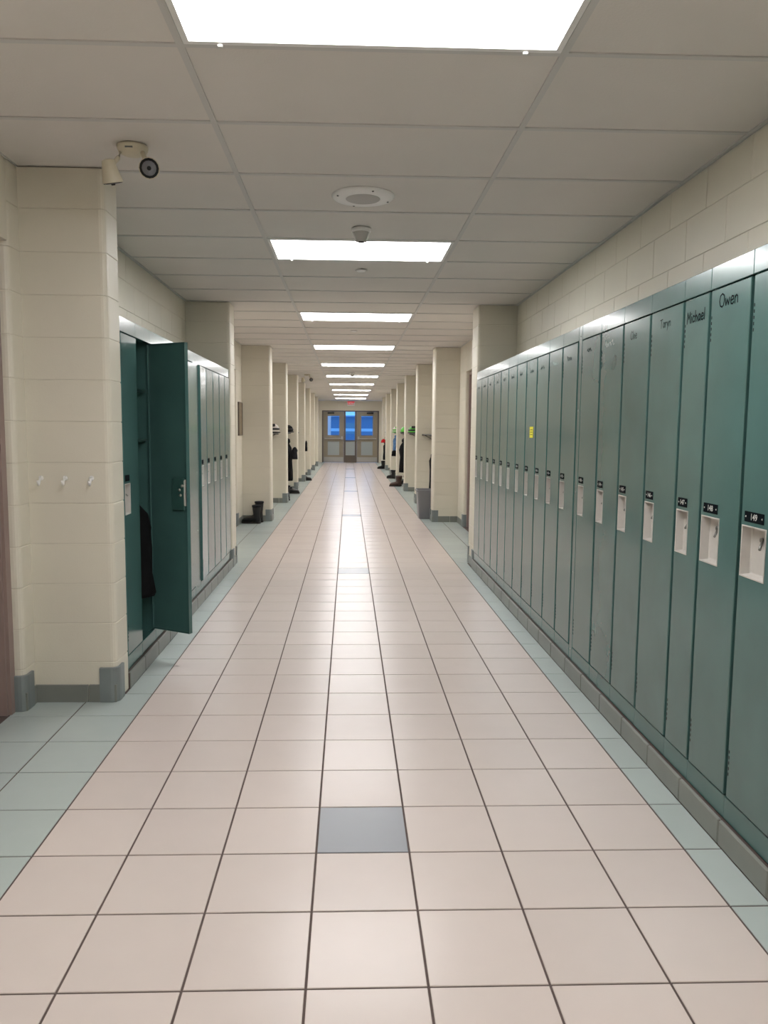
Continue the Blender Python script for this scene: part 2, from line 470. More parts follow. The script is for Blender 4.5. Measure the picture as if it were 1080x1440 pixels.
plain_wall('wall_left', 'cream wall at the back of the left coat alcoves', -1.75, XW0, LF[0] + 0.1, YE, 0, HC)
# right
plain_wall('wall_right', 'cream wall before the right-hand lockers begin', 1.25, 1.75, YB, 1.79, 0, HC)
block_wall('wall_right', 'cream block wall above the right lockers', XW1, -1, 1.79, RP0, 1.93, HC)
plain_wall('wall_right', 'wall hidden behind the right lockers', XW1 + 0.003, 1.80, 1.79, RP0, 0, 1.93)
block_column('wall_column', 'block pilaster closing off the far end of the right lockers', XPR, XW1 + 0.1, RP0, RP1, 'ad', 'wf')
plain_wall('wall_right', 'cream wall just past the right lockers, before a doorway', XW1, 1.80, RP1, 9.75, 0, HC)
plain_wall('wall_right', 'cream wall over the doorway past the right lockers', XW1, 1.80, 9.75, 10.84, 2.2, HC)
block_column('wall_right', 'cream block jamb between a brown door frame and the coat alcoves', XW1, 1.86, 10.84, RF[0] + 0.1, 'a', 'w')
plain_wall('wall_right', 'cream wall at the back of the right coat alcoves', XW1, 1.80, RF[0] + 0.1, YE, 0, HC)
for k, y in enumerate(LF):
    block_column('wall_fin', 'cream block fin wall, %s on the left side past the lockers' % ORD[k], XW0 - 0.02, XPL, y, y + FT, 'bc', 'nef')
for k, y in enumerate(RF):
    block_column('wall_fin', 'cream block fin wall, %s on the right side past the lockers' % ORD[k], XPR + 0.005, XW1 + 0.02, y, y + FT, 'ad', 'nwf')
# ends
plain_wall('wall_back', 'cream wall across the corridor behind the camera', -1.75, 1.75, YB - 0.15, YB, 0, HC)
DX0, DX1, DZ = -1.12, 1.27, 2.175
plain_wall('wall_end', 'cream wall over the exit doors', -1.75, 1.80, YE, YE + 0.2, DZ, HC)
plain_wall('wall_end', 'cream wall strip on the left of the exit doors', -1.75, DX0, YE, YE + 0.2, 0, DZ)
plain_wall('wall_end', 'cream wall strip on the right of the exit doors', DX1, 1.80, YE, YE + 0.2, 0, DZ)

# base tiles under the lockers
def base_run(name, label, xface, sgn, y0, y1, n):
    o = MB().box(min(xface + 0.004 * -sgn, xface - 0.10 * sgn), max(xface + 0.004 * -sgn, xface - 0.10 * sgn), y0, y1, 0, 0.085).build(name, 'grout'); struct(o, label, 'baseboard')
    step = (y1 - y0) / n
    me = MB().bbox(-0.014 if sgn > 0 else 0, 0 if sgn > 0 else 0.014, 0.002, step - 0.002, 0, 0.088, 0.004).mesh('base_tile', 'base')
    for k in range(n): link('base_tile', me, o, (xface, y0 + k * step, 0))
    return o
base_run('baseboard_left', 'grey tile base under the left lockers', -1.148, 1, COL1 + 0.0, LP0, 12)
base_run('baseboard_right', 'grey tile base under the right lockers', 1.241, -1, 1.79, RP0, 19)

# ------------------------------------------------------------------ side doors
def side_door(name, label, xface, sgn, y0, y1, h):
    """steel frame and leaf set into the wall; xface is the wall's face, sgn the side the corridor is on"""
    t = link(name, None, None, (xface, y0, 0)); struct(t, label, 'door')
    w = y1 - y0
    def bx(mb, d0, d1, a, b, z0, z1):
        xs = sorted((d0 * sgn, d1 * sgn)); return mb.box(xs[0], xs[1], a, b, z0, z1)
    f = MB(); bx(f, -0.16, -0.045, 0, 0.05, 0, h); bx(f, -0.16, -0.045, w - 0.05, w, 0, h); bx(f, -0.16, -0.045, 0.05, w - 0.05, h - 0.05, h)
    bx(f, -0.16, -0.06, 0.05, 0.065, 0, h - 0.05); bx(f, -0.16, -0.06, w - 0.065, w - 0.05, 0, h - 0.05)
    f.build('frame', 'brown', t)
    lf = MB(); bx(lf, -0.155, -0.11, 0.067, w - 0.067, 0.008, h - 0.055); lf = lf.build('leaf', 'brown', t)
    hd = MB(); hd.tube([(-0.11 * sgn, 0.13, 1.0), (-0.06 * sgn, 0.13, 1.0), (-0.06 * sgn, 0.24, 1.0)], 0.009); hd.build('handle', 'steel', lf)
side_door('door_1', 'brown steel door frame at the left edge of the picture', -1.565, 1, 2.56, 3.655, 2.225)
side_door('door_2', 'brown door past the left lockers', XW0, 1, 9.80, 10.88, 2.2)
side_door('door_3', 'brown door frame past the right lockers', XW1, -1, 9.75, 10.84, 2.2)

# ------------------------------------------------------------------ exit doors
tr = link('trim_1', None, None, (0, YE, 0)); struct(tr, 'dark taupe steel frame around the exit doors', 'door frame')
f = MB()
f.box(DX0, DX0 + 0.05, -0.02, 0.1, 0, DZ); f.box(DX1 - 0.05, DX1, -0.02, 0.1, 0, DZ); f.box(DX0 + 0.05, DX1 - 0.05, -0.02, 0.1, DZ - 0.045, DZ)
f.build('outer_frame', 'frame', tr)
SX0, SX1 = -0.205, 0.335         # middle sidelight
for a, b in ((SX0, SX0 + 0.075), (SX1 - 0.075, SX1)):
    MB().box(a, b, -0.02, 0.1, 0, DZ - 0.045).build('mullion', 'frame', tr)
MB().box(SX0 + 0.075, SX1 - 0.075, -0.015, 0.09, 0.90, 0.935).build('transom', 'frame', tr)
MB().box(SX0 + 0.075, SX1 - 0.075, -0.02, 0.09, 0, 0.30).build('sill_panel', 'frame', tr)
wi = link('window_1', None, None, (0, YE, 0)); struct(wi, 'narrow glazed panel between the two exit doors', 'window')
MB().box(SX0 + 0.075, SX1 - 0.075, 0.03, 0.036, 0.935, DZ - 0.045).build('glass', 'glass', wi)
MB().box(SX0 + 0.075, SX1 - 0.075, 0.03, 0.045, 0.30, 0.90).build('lower_pane', 'grey_pane', wi)
def exit_door(name, label, x0, x1, gx0, gx1, hinge_left):
    t = link(name, None, None, (0, YE, 0)); struct(t, label, 'door')
    zg0, zg1, zl0, zl1, top = 1.145, 1.95, 0.305, 0.88, DZ - 0.048
    lf = MB()
    lf.box(x0, gx0, 0.01, 0.055, 0.01, top); lf.box(gx1, x1, 0.01, 0.055, 0.01, top)
    for a, b in ((0.01, zl0), (zl1, zg0), (zg1, top)): lf.box(gx0, gx1, 0.01, 0.055, a, b)
    lf.build('leaf', 'door_leaf', t)
    MB().box(gx0, gx1, 0.03, 0.036, zg0, zg1).build('glass', 'glass', t)
    MB().box(gx0, gx1, 0.03, 0.04, zl0, zl1).build('lower_pane', 'grey_pane', t)
    st = MB()
    for za, zb in ((zg0, zg1), (zl0, zl1)):
        st.box(gx0 - 0.012, gx0, 0.004, 0.01, za - 0.012, zb + 0.012); st.box(gx1, gx1 + 0.012, 0.004, 0.01, za - 0.012, zb + 0.012)
        st.box(gx0, gx1, 0.004, 0.01, za - 0.012, za); st.box(gx0, gx1, 0.004, 0.01, zb, zb + 0.012)
    st.build('glazing_stop', 'door_leaf', t)
    pb = MB(); pb.bbox(x0 + 0.05, x1 - 0.05, -0.055, -0.03, 0.985, 1.03, 0.006)
    hx = x1 - 0.12 if hinge_left else x0 + 0.04
    pb.bbox(hx, hx + 0.08, -0.065, 0.01, 0.965, 1.10, 0.008); hx2 = x0 + 0.05 if hinge_left else x1 - 0.1
    pb.bbox(hx2, hx2 + 0.05, -0.05, 0.01, 0.98, 1.035, 0.006)
    pb.build('panic_bar', 'steel', t)
    MB().box(x0 + 0.02, x1 - 0.02, 0.006, 0.0105, 0.03, 0.225).build('kick_plate', 'steel', t)
    cx = x0 + 0.18 if hinge_left else x1 - 0.46
    cl = MB(); cl.bbox(cx, cx + 0.28, -0.045, 0.01, top - 0.09, top - 0.03, 0.006); cl = cl.build('closer', 'black', t)
    MB().tube([(cx + 0.14, -0.04, top - 0.03), (cx + 0.3, -0.12, top - 0.02), (cx + 0.08, -0.03, top + 0.02)], 0.008).build('closer_arm', 'dull_steel', cl)
exit_door('door_4', 'taupe exit door on the left, white post seen through its glass', DX0 + 0.053, SX0 - 0.003, -0.885, -0.395, True)
exit_door('door_5', 'taupe exit door on the right with a tall glass and push bar', SX1 + 0.003, DX1 - 0.053, 0.525, 1.012, False)

ex = thing('exit_sign', 'small red and white exit sign over the far doors', 'exit sign', (0.09, YE, 2.37))
MB().bbox(-0.165, 0.165, -0.06, 0.0, 0.0, 0.19, 0.006).build('housing', 'white', ex)
EXIT_ME.materials.append(M['exit_red'])
link('lettering', EXIT_ME, ex, (0, -0.0625, 0.095))
MB().box(-0.155, 0.155, -0.062, -0.0605, 0.15, 0.182).build('red_band', 'exit_red', ex)

# outside
ou = MB().box(-60, 60, YE + 0.2, YE + 130, -0.12, -0.02).build('ground_outside', 'snow'); struct(ou, 'bluish snowy ground outside the exit doors', 'ground')
po = thing('porch_post', 'white porch post outside behind the left exit door glass', 'post', (-0.93, YE + 1.6, -0.02))
MB().bbox(-0.14, 0.14, -0.14, 0.14, 0, 3.2, 0.01).build('shaft', 'white', po)
MB().bbox(-0.18, 0.18, -0.18, 0.18, 0, 0.25, 0.01).build('plinth', 'white', po)
fe = thing('far_fence', 'pale horizontal fence rail seen far off through the exit glass', 'fence', (0, YE + 30, -0.02))
MB().box(-14, 14, -0.03, 0.03, 1.27, 1.50).build('rail', 'white', fe)
MB().box(-14, 14, -0.03, 0.03, 0.3, 0.42).build('rail', 'white', fe)
for k in range(8): MB().box(-14 + 4 * k - 0.06, -14 + 4 * k + 0.06, 0.03, 0.15, 0, 1.5).build('post', 'white', fe)
fb = thing('backdrop_building', 'made-up blue-grey building, a darker backdrop beyond the exit glass', 'building', (0, YE + 58, -0.02))  # made up as a backdrop, so the fence rail stands out lighter
MB().box(-30, 30, 0, 8, 0, 2.9).build('wall', 'backdrop_wall', fb)
MB().box(-30.4, 30.4, -0.4, 8.4, 2.9, 3.05).build('roof', 'snow', fb)
for k in range(9): MB().box(-24 + 6 * k - 0.8, -24 + 6 * k + 0.8, -0.04, 0.02, 0.9, 2.2).build('window', 'grey_pane', fb)
pl_ = thing('added_porch_lamp', 'unseen lamp added outside the exit doors to brighten the porch post', 'lamp', (-0.4, YE + 0.2, 2.45))  # unseen lamp, added so the porch post comes out pale
MB().bbox(-0.12, 0.12, 0.0, 0.10, 0.0, 0.12, 0.01).build('housing', 'white', pl_)
MB().box(-0.10, 0.10, 0.10, 0.11, 0.01, 0.11).build('lens', 'added_lens', pl_)

# ------------------------------------------------------------------ handwriting
G = {
 'O': [[(.45, .0), (.15, .12), (.0, .5), (.12, .88), (.4, 1), (.68, .85), (.75, .45), (.62, .1), (.4, 0)]],
 'w': [[(0, .55), (.12, .05), (.3, .45), (.5, .05), (.65, .55)]],
 'e': [[(.05, .28), (.45, .34), (.42, .55), (.2, .6), (.03, .35), (.1, .06), (.32, .0), (.5, .12)]],
 'n': [[(.05, .55), (.05, 0)], [(.05, .35), (.25, .58), (.42, .45), (.45, 0)]],
 'M': [[(0, 0), (.08, 1), (.35, .4), (.6, 1), (.66, 0)]],
 'i': [[(.05, .55), (.05, 0)], [(.05, .78), (.06, .84)]],
 'c': [[(.42, .5), (.22, .6), (.02, .32), (.15, .02), (.42, .1)]],
 'h': [[(.04, 1), (.04, 0)], [(.04, .35), (.25, .58), (.4, .4), (.4, 0)]],
 'a': [[(.42, .5), (.2, .6), (.02, .3), (.15, .0), (.36, .15), (.43, .55), (.44, 0)]],
 'l': [[(.06, 1), (.05, 0)]],
 'T': [[(0, .95), (.7, 1)], [(.35, .98), (.33, 0)]],
 'r': [[(.05, .55), (.05, 0)], [(.05, .3), (.2, .55), (.38, .52)]],
 'y': [[(.03, .55), (.2, .1)], [(.42, .55), (.1, -.4)]],
 'C': [[(.6, .85), (.35, 1), (.05, .6), (.1, .15), (.4, 0), (.62, .15)]],
 'o': [[(.22, 0), (.02, .28), (.2, .58), (.42, .3), (.22, 0)]],
}
ADV = {'O': .9, 'w': .8, 'e': .62, 'n': .62, 'M': .82, 'i': .24, 'c': .56, 'h': .58, 'a': .6, 'l': .24, 'T': .8, 'r': .52, 'y': .56, 'C': .76, 'o': .58}
def handwriting(lines, x, z, h, wid, sx=1.0):
    """ribbons of marker ink on a plane facing -y"""
    mb = MB()
    for pl in lines:
        pts = [(x + px * h * sx, z + pz * h) for px, pz in pl]
        for (ax, az), (bx, bz) in zip(pts, pts[1:]):
            dx, dz = bx - ax, bz - az; L = math.hypot(dx, dz) or 1e-6
            nx, nz = -dz / L * wid / 2, dx / L * wid / 2; ex_, ez = dx / L * wid * .3, dz / L * wid * .3
            mb.add([(ax + nx - ex_, 0, az + nz - ez), (ax - nx - ex_, 0, az - nz - ez), (bx - nx + ex_, 0, bz - nz + ez), (bx + nx + ex_, 0, bz + nz + ez)], [(0, 1, 2, 3)])
    return mb
def word(s):
    out, x = [], 0
    for ch in s:
        out += [[(px + x, pz) for px, pz in pl] for pl in G[ch]]; x += ADV[ch]
    return out, x
def squiggle(seed, n=4):
    rr = random.Random(seed); out = []; x = 0
    for k in range(n):
        w_ = .3 + .25 * rr.random(); hh = .45 + (.5 * rr.random() if k in (0, n - 1) else 0.1 * rr.random())
        out.append([(x, hh * rr.random()), (x + w_ * .3, hh), (x + w_ * .6, .05), (x + w_, .4 * rr.random() + .1)]); x += w_ * 1.05
    return out, x

# ------------------------------------------------------------------ lockers
LZ = 0.089                                  # lockers stand on the base
DB, DT, LH, LD = 0.083, 1.773, 1.856, 0.36  # door bottom, door top, total height, depth
lk_cache = {}
def locker_meshes(w, lw):
    key = (round(w, 3), lw)
    if key in lk_cache: return lk_cache[key]
    S = 0.014; e = 0.0004
    b = MB()
    b.box(e, 0.003, 0.013, LD, 0, LH); b.box(w - 0.003, w - e, 0.013, LD, 0, LH)
    b.box(0.003, w - 0.003, LD - 0.003, LD, 0, LH); b.box(0.003, w - 0.003, 0.02, LD - 0.003, LH - 0.004, LH); b.box(0.003, w - 0.003, 0.02, LD - 0.003, 0.0, 0.06)
    b.box(0.003, 0.007, 0.013, 0.03, DB - 0.004, DT + 0.004); b.box(w - 0.005, w - 0.003, 0.013, 0.03, DB - 0.004, DT + 0.004)
    top = MB().bbox(e, w - e, -0.002, 0.02, DT + 0.006, LH, 0.002)
    bot = MB().bbox(e, w - e, -0.002, 0.02, 0, DB - 0.006, 0.002)
    # door, hinge line at its right-hand edge = local origin
    x1 = -0.0; x0 = -(w - 0.004 - 0.016)
    hx0 = x0 + 0.014; hx1 = hx0 + lw; hz0, hz1 = 0.925 - LZ, 1.081 - LZ
    f0, f1 = -0.006, 0.012; bv = 0.0025
    d = MB()
    def fq(xa, xb, za, zb): d.add([(xa, f0, za), (xb, f0, za), (xb, f0, zb), (xa, f0, zb)], [(0, 1, 2, 3)])
    ix0, ix1, iz0, iz1 = x0 + bv, x1 - bv, DB + bv, DT - bv
    fq(ix0, ix1, iz0, hz0); fq(ix0, ix1, hz1, iz1); fq(ix0, hx0, hz0, hz1); fq(hx1, ix1, hz0, hz1)
    ring = lambda xa, xb, za, zb, y: [(xa, y, za), (xb, y, za), (xb, y, zb), (xa, y, zb)]
    d.loft([ring(x0, x1, DB, DT, f1), ring(x0, x1, DB, DT, f0 + bv), ring(ix0, ix1, iz0, iz1, f0)], smooth=False, caps=False)
    def bq(xa, xb, za, zb): d.add([(xa, f1, za), (xb, f1, za), (xb, f1, zb), (xa, f1, zb)], [(0, 3, 2, 1)])
    bq(x0, x1, DB, hz0); bq(x0, x1, hz1, DT); bq(x0, hx0, hz0, hz1); bq(hx1, x1, hz0, hz1)
    # inner return flanges of the door
    d.box(x0, x0 + 0.004, f1, f1 + 0.012, DB, DT); d.box(x1 - 0.004, x1, f1, f1 + 0.012, DB, DT)
    d.box(x0, x1, f1, f1 + 0.012, DB, DB + 0.004); d.box(x0, x1, f1, f1 + 0.012, DT - 0.004, DT)
    # pale cup let into the door
    c = MB(); cd = 0.030
    rim = 0.004
    c.loft([ring(hx0 - rim, hx1 + rim, hz0 - rim, hz1 + rim, f0 + 0.0004), ring(hx0 - rim, hx1 + rim, hz0 - rim, hz1 + rim, f0 - 0.0022),
            ring(hx0, hx1, hz0, hz1, f0 - 0.0022), ring(hx0 + 0.002, hx1 - 0.002, hz0 + 0.003, hz1 - 0.003, f0 + cd - 0.003),
            ring(hx0 + 0.006, hx1 - 0.006, hz0 + 0.007, hz1 - 0.007, f0 + cd)], smooth=False, caps=False)
    c.add(ring(hx0 + 0.006, hx1 - 0.006, hz0 + 0.007, hz1 - 0.007, f0 + cd), [(0, 1, 2, 3)])
    # lever
    lv = MB(); lx = hx0 + lw * 0.62; lz = hz1 - 0.055
    lv.tube([(lx - lw * .10, f0 + 0.026, lz + 0.014), (lx + lw * .10, f0 + 0.004, lz - 0.008)], 0.0042, 6)
    lv.lathe([(0.0075, 0.0), (0.0075, -0.006), (0.002, -0.007)], (lx - lw * .12, f0 + 0.028, lz + 0.018), 10, 'y')
    # number plate
    pw = lw * 0.84; px = hx0 + lw * 0.06; pz = hz1 + 0.016
    pl = MB().bbox(px, px + pw, f0 - 0.002, f0 + 0.0004, pz, pz + 0.033, 0.0008)
    rv = MB()
    for xx in (px + 0.009, px + pw - 0.009): rv.lathe([(0.003, 0.0), (0.002, -0.0012), (0.0002, -0.0014)], (xx, f0 - 0.002, pz + 0.0165), 8, 'y')
    vt = MB()
    for zc in (DT - 0.13, DB + 0.12):
        for k in range(5): vt.box(x0 + 0.006, x0 + 0.0105, f0 - 0.0006, f0 + 0.002, zc + 0.019 * (k - 2) - 0.005, zc + 0.019 * (k - 2) + 0.005)
    r = dict(body=b.mesh('body', 'locker'), top=top.mesh('top_rail', 'locker'), bottom=bot.mesh('bottom_rail', 'locker'), door=d.mesh('door', 'locker'),
             cup=c.mesh('latch_cup', 'pan'), lever=lv.mesh('latch_lever', 'dull_steel'), plate=pl.mesh('number_plate', 'ink'), rivet=rv.mesh('plate_rivets', 'plate_ink'),
             vent=vt.mesh('vent_slots', 'ink'), pc=(px + pw / 2, f0 - 0.0025, pz + 0.0165), ps=min(1.0, pw / 0.085), x0=x0)
    lk_cache[key] = r
    return r

def locker(side, y_left, w, label, group, number=None, name=None, ink='ink_faint', open_deg=None, lw=0.088, tilt=None, nh=0.03, nx=0.07, nz=None, sx=1.0):
    """y_left: where the latch-side edge stands; the row on the right faces -x, the one on the left +x"""
    rz = -math.pi / 2 if side == 'right' else math.pi / 2
    x = XPR + 0.0 if side == 'right' else -1.17
    t = thing('locker', label, 'locker', (x, y_left, LZ), rz, group)
    g = locker_meshes(w, lw)
    link('body', g['body'], t); link('top_rail', g['top'], t); link('bottom_rail', g['bottom'], t)
    a = tilt if tilt is not None else math.radians(random.uniform(-0.1, 0.25))
    if open_deg: a = math.radians(open_deg)
    d = link('door', g['door'], t, (w - 0.004, 0, 0), (0, 0, a))
    link('latch_cup', g['cup'], d); link('latch_lever', g['lever'], d); link('number_plate', g['plate'], d)
    link('vent_slots', g['vent'], d)['kind'] = 'stuff'
    if number:
        me = NUM[str(number)]
        if not me.materials: me.materials.append(M['plate_ink'])
        o = link('number', me, d, g['pc']); s_ = g['ps']; o.scale = (s_ * .9, 1, s_ * .9)
        link('plate_rivets', g['rivet'], d)['kind'] = 'stuff'
    if name:
        lines, wd = name
        handwriting(lines, g['x0'] + nx, (nz if nz is not None else 1.79) - LZ, nh, 0.0052 if ink == 'ink' else 0.0042, sx).build('handwritten_name', ink, d, (0, -0.0065, 0))
    return t, d

GR = 'teal lockers along the right wall'
near = [  # y far edge, width, number, name, ink, latch width, name height, x, z
    (2.10, 0.305, 150, None, 'ink', 0.13, 0, 0, 0),
    (2.405, 0.305, 149, None, 'ink', 0.135, 0, 0, 0),
    (2.685, 0.28, 148, word('Owen'), 'ink', 0.122, 0.044, 0.06, 1.796),
    (2.895, 0.21, 147, word('Michael'), 'ink', 0.092, 0.040, 0.022, 1.775),
    (3.211, 0.316, 146, word('Taryn'), 'ink_faint', 0.088, 0.034, 0.09, 1.79),
    (3.527, 0.316, 145, word('Cloe'), 'ink_faint', 0.088, 0.036, 0.08, 1.783),
    (3.843, 0.316, 144, squiggle(3), 'ink_white', 0.088, 0.04, 0.06, 1.785),
    (4.159, 0.316, 143, squiggle(4, 3), 'ink_faint', 0.088, 0.034, 0.09, 1.79)]
near_labels = ['teal locker cut off by the right picture edge, before number 149',
    'teal locker numbered 149, its door at the right picture edge',
    'teal locker numbered 148 with a short black handwritten name',
    'narrow teal locker numbered 147 with a longer black handwritten name',
    'teal locker with a faint grey name, next beyond number 147',
    'teal locker with a faint short name, second beyond number 147',
    'teal locker with a white chalky name, third beyond number 147',
    'teal locker just before the joint between the two right locker banks']
for (yl, w, num, nm, ink, lw, nh, nx, nz), lb in zip(near, near_labels):
    lk, d = locker('right', yl, w, lb, GR, num, nm, ink, lw=lw, nh=nh or 0.03, nx=nx, nz=nz or None, sx=1.8 if num < 145 else 1.0)
YS = 4.22; WF = (RP0 - 0.006 - YS) / 11
for k in range(11):
    lb = ['teal locker first beyond the joint in the right bank'][0] if k == 0 else (
        'teal locker with a yellow note on its door in the right bank' if k == 3 else
        'farthest teal locker of the right bank, against the pilaster' if k == 10 else
        'teal locker, %s beyond the joint in the right bank' % ORD[k])
    lk, d = locker('right', YS + WF * (k + 1), WF, lb, GR, 142 - k, squiggle(20 + k, 3 + k % 2), 'ink_white' if k == 1 else 'ink_faint', nh=0.036, nx=0.08, nz=1.775, sx=1.9)
# filler between the two banks
def filler(label, side, ya, yb):
    x = XPR if side == 'right' else -1.17; s = 1 if side == 'right' else -1
    t = thing('locker_filler', label, 'filler strip', (x, ya, LZ))
    xs = sorted((-0.002 * s, 0.02 * s))
    MB().bbox(xs[0], xs[1], 0.001, yb - ya - 0.001, 0, LH, 0.002).build('strip', 'locker', t)
    sc_ = MB()
    for z in (0.06, 0.5, 0.95, 1.4, 1.8): sc_.lathe([(0.005, 0), (0.004, -0.002 * s), (0.0004, -0.0025 * s)], (-0.002 * s, (yb - ya) / 2, z), 8, 'x')
    sc_.build('screws', 'steel', t)
filler('narrow teal strip joining the two right locker banks', 'right', 4.16, 4.219)

nt = thing('sticky_note', 'small yellow paper stuck on a teal locker door', 'note', (XPR - 0.0068, 5.195, 1.33))
MB().box(-0.0008, 0.0, 0.0, 0.095, 0, 0.075).build('paper', 'yellow', nt)
mk = MB()
for z in (0.02, 0.036, 0.052): mk.box(-0.0012, -0.0008, 0.015, 0.08, z, z + 0.004)
mk.build('writing', 'ink_faint', nt)

GL = 'teal lockers along the left wall'
W1 = 0.305; YL = 3.985
left_labels = ['closed teal locker between the cream block column and the open locker',
    'open teal locker with its door swung out and dark clothes inside',
    'teal locker hidden behind the open locker door, first of four',
    'teal locker hidden behind the open locker door, second of four',
    'teal locker hidden behind the open locker door, third of four',
    'teal locker hidden behind the open locker door, fourth of four']
for k in range(6):
    lk, d = locker('left', YL + W1 * k, W1, left_labels[k], GL, open_deg=61 if k == 1 else None, tilt=0.0 if k == 0 else None)
    if k == 1:
        open_locker = lk
        for c in list(d.children): 
            if c.name.startswith('vent'): pass
        for z in (1.30, 1.585):
            MB().box(0.004, W1 - 0.004, 0.03, LD - 0.004, z - LZ, z - LZ + 0.012).build('shelf', 'locker_in', lk)
        MB().box(0.003, W1 - 0.003, LD - 0.006, LD - 0.0032, 0.06, LH - 0.005).build('back_lining', 'locker_dark', lk)
        hk = MB(); hk.tube([(0.15, LD - 0.01, 1.12), (0.15, LD - 0.05, 1.11), (0.15, LD - 0.06, 1.15)], 0.004, 6); hk.build('coat_hook', 'dull_steel', lk)
        # inside face of the door: latch gear
        x0 = -(W1 - 0.02)
        lb = MB(); lb.bbox(x0 + 0.02, x0 + 0.11, 0.0145, 0.026, 0.90 - LZ, 1.09 - LZ, 0.004); lb.build('latch_cover', 'locker_in', d)
        bt = MB()
        for zz, xx in ((1.045, 0.03), (1.02, 0.052), (0.99, 0.045)): bt.lathe([(0.009, 0.024), (0.008, 0.032), (0.002, 0.034)], (x0 + xx, 0, zz - LZ), 10, 'y')
        bt.build('latch_bolts', 'steel', d)
filler('wide teal strip on the left wall just past the open door', 'left', YL + W1 * 6, 6.03)
W2 = (LP0 - 0.006 - 6.03) / 5
for k in range(5):
    locker('left', 6.03 + W2 * k, W2, ['teal locker standing slightly ajar in the far left bank', 'second teal locker of the far left bank', 'third teal locker of the far left bank',
           'fourth teal locker of the far left bank', 'last teal locker of the left bank, against the pilaster'][k], GL, open_deg=2 if k == 0 else None)

# ------------------------------------------------------------------ things on the near column and ceiling
hook_me = {}
def wall_hook(x, label):
    t = thing('wall_hook', label, 'hook', (x, COL0, 1.117), 0, 'white hooks on the block column')
    if not hook_me:
        hook_me['plate'] = MB().lathe([(0.012, 0.0), (0.012, -0.004), (0.009, -0.006), (0.001, -0.006)], (0, 0, 0.012), 14, 'y').mesh('plate', 'white')
        hook_me['prong'] = MB().tube([(0, -0.004, 0.012), (0, -0.018, 0.004), (0, -0.024, -0.012), (0, -0.032, -0.020), (0, -0.042, -0.010), (0, -0.044, 0.002)], [0.006, 0.0055, 0.005, 0.005, 0.005, 0.006], 8).mesh('prong', 'white')
    link('plate', hook_me['plate'], t); link('prong', hook_me['prong'], t)
wall_hook(-1.502, 'small white wall hook, the one farthest from the lockers')
wall_hook(-1.385, 'small white wall hook in the middle of three')
wall_hook(-1.258, 'small white wall hook, the one closest to the lockers')

def emergency_light(x, y, label, rz=0):
    t = thing('emergency_light', label, 'emergency light', (x, y, HC), rz, 'twin-head emergency lights')
    MB().lathe([(0.001, -0.034), (0.042, -0.034), (0.060, -0.026), (0.066, -0.010), (0.066, 0.0)], seg=24).build('canopy', 'ivory', t)
    MB().box(-0.016, 0.016, -0.064, -0.056, -0.024, -0.018).build('label_strip', 'dull_steel', t)
    for s, d in ((-1, Vector((0.12, 0.30, -0.9))), (1, Vector((0.12, -0.95, -0.28)))):
        d = d.normalized(); a0 = Vector((0.045 * s, -0.02, -0.025)); a1 = Vector((0.088 * s, -0.045, -0.105))
        MB().tube([a0, a0 + Vector((0.012 * s, 0, -0.03)), a1], 0.010, 8).build('arm', 'ivory', t)
        h = MB().tube([a1 - d * 0.035, a1 - d * 0.03, a1 + d * 0.02, a1 + d * 0.055, a1 + d * 0.06], [0.012, 0.026, 0.036, 0.044, 0.044], 16).build('head', 'ivory', t)
        MB().tube([a1 + d * 0.0595, a1 + d * 0.0625], [0.040, 0.040], 16).build('rim', 'black', h)
        MB().tube([a1 + d * 0.062, a1 + d * 0.064], [0.030, 0.030], 16).build('reflector', 'bin', h)
        MB().tube([a1 + d * 0.063, a1 + d * 0.070], [0.010, 0.008], 10).build('bulb', 'black', h)
emergency_light(-0.945, 3.50, 'ivory twin-head emergency light on the ceiling beside the block column')
emergency_light(-0.93, 17.25, 'small far-off emergency light on the ceiling between the fin walls')

sp = thing('ceiling_speaker', 'round white ceiling speaker with a grey grille', 'speaker', (0.07, 4.16, HC))
MB().lathe([(0.09, -0.012), (0.12, -0.013), (0.155, -0.008), (0.165, 0.0), (0.165, 0.004)], seg=40).build('rim', 'white', sp)
gm = MB().lathe([(0.001, -0.0135), (0.088, -0.0135), (0.092, -0.011)], seg=32).build('grille', 'grille', sp)
for k in range(4):
    a = math.radians(20 + 90 * k)
    MB().lathe([(0.001, -0.014), (0.005, -0.013), (0.006, -0.009)], (0.14 * math.cos(a), 0.14 * math.sin(a), 0), 8).build('screw', 'dull_steel', sp)

def sensor(x, y, label):
    t = thing('ceiling_sensor', label, 'sensor', (x, y, HC), 0, 'cone-shaped ceiling sensors')
    MB().lathe([(0.050, -0.022), (0.058, -0.018), (0.060, 0.0)], seg=24).build('base', 'white', t)
    MB().lathe([(0.026, -0.078), (0.030, -0.074), (0.046, -0.024), (0.048, -0.021)], seg=24).build('cone', 'grille', t)
    for s in (-1, 1): MB().tube([(0.049 * s, -0.01, -0.022), (0.028 * s, -0.012, -0.082)], 0.005, 6).build('side_fin', 'white', t)
    MB().lathe([(0.001, -0.084), (0.016, -0.083), (0.024, -0.077)], seg=16).build('eye', 'black', t)
sensor(0.071, 4.80, 'cone-shaped sensor hanging before the second ceiling light')
sensor(0.073, 16.6, 'tiny far-off sensor hanging in front of a ceiling light')
def sprinkler(x, y, label):
    t = thing('sprinkler_cap', label, 'sprinkler', (x, y, HC), 0, 'flush sprinkler caps')
    MB().lathe([(0.001, -0.010), (0.030, -0.010), (0.036, -0.006), (0.036, 0.0)], seg=20).build('cap', 'white', t)
    MB().lathe([(0.036, -0.003), (0.046, -0.002), (0.047, 0.0)], seg=20).build('ring', 'tbar', t)
sprinkler(0.09, 6.02, 'small round sprinkler cap past the second ceiling light')
sprinkler(0.06, 9.62, 'small round sprinkler cap past the third ceiling light')

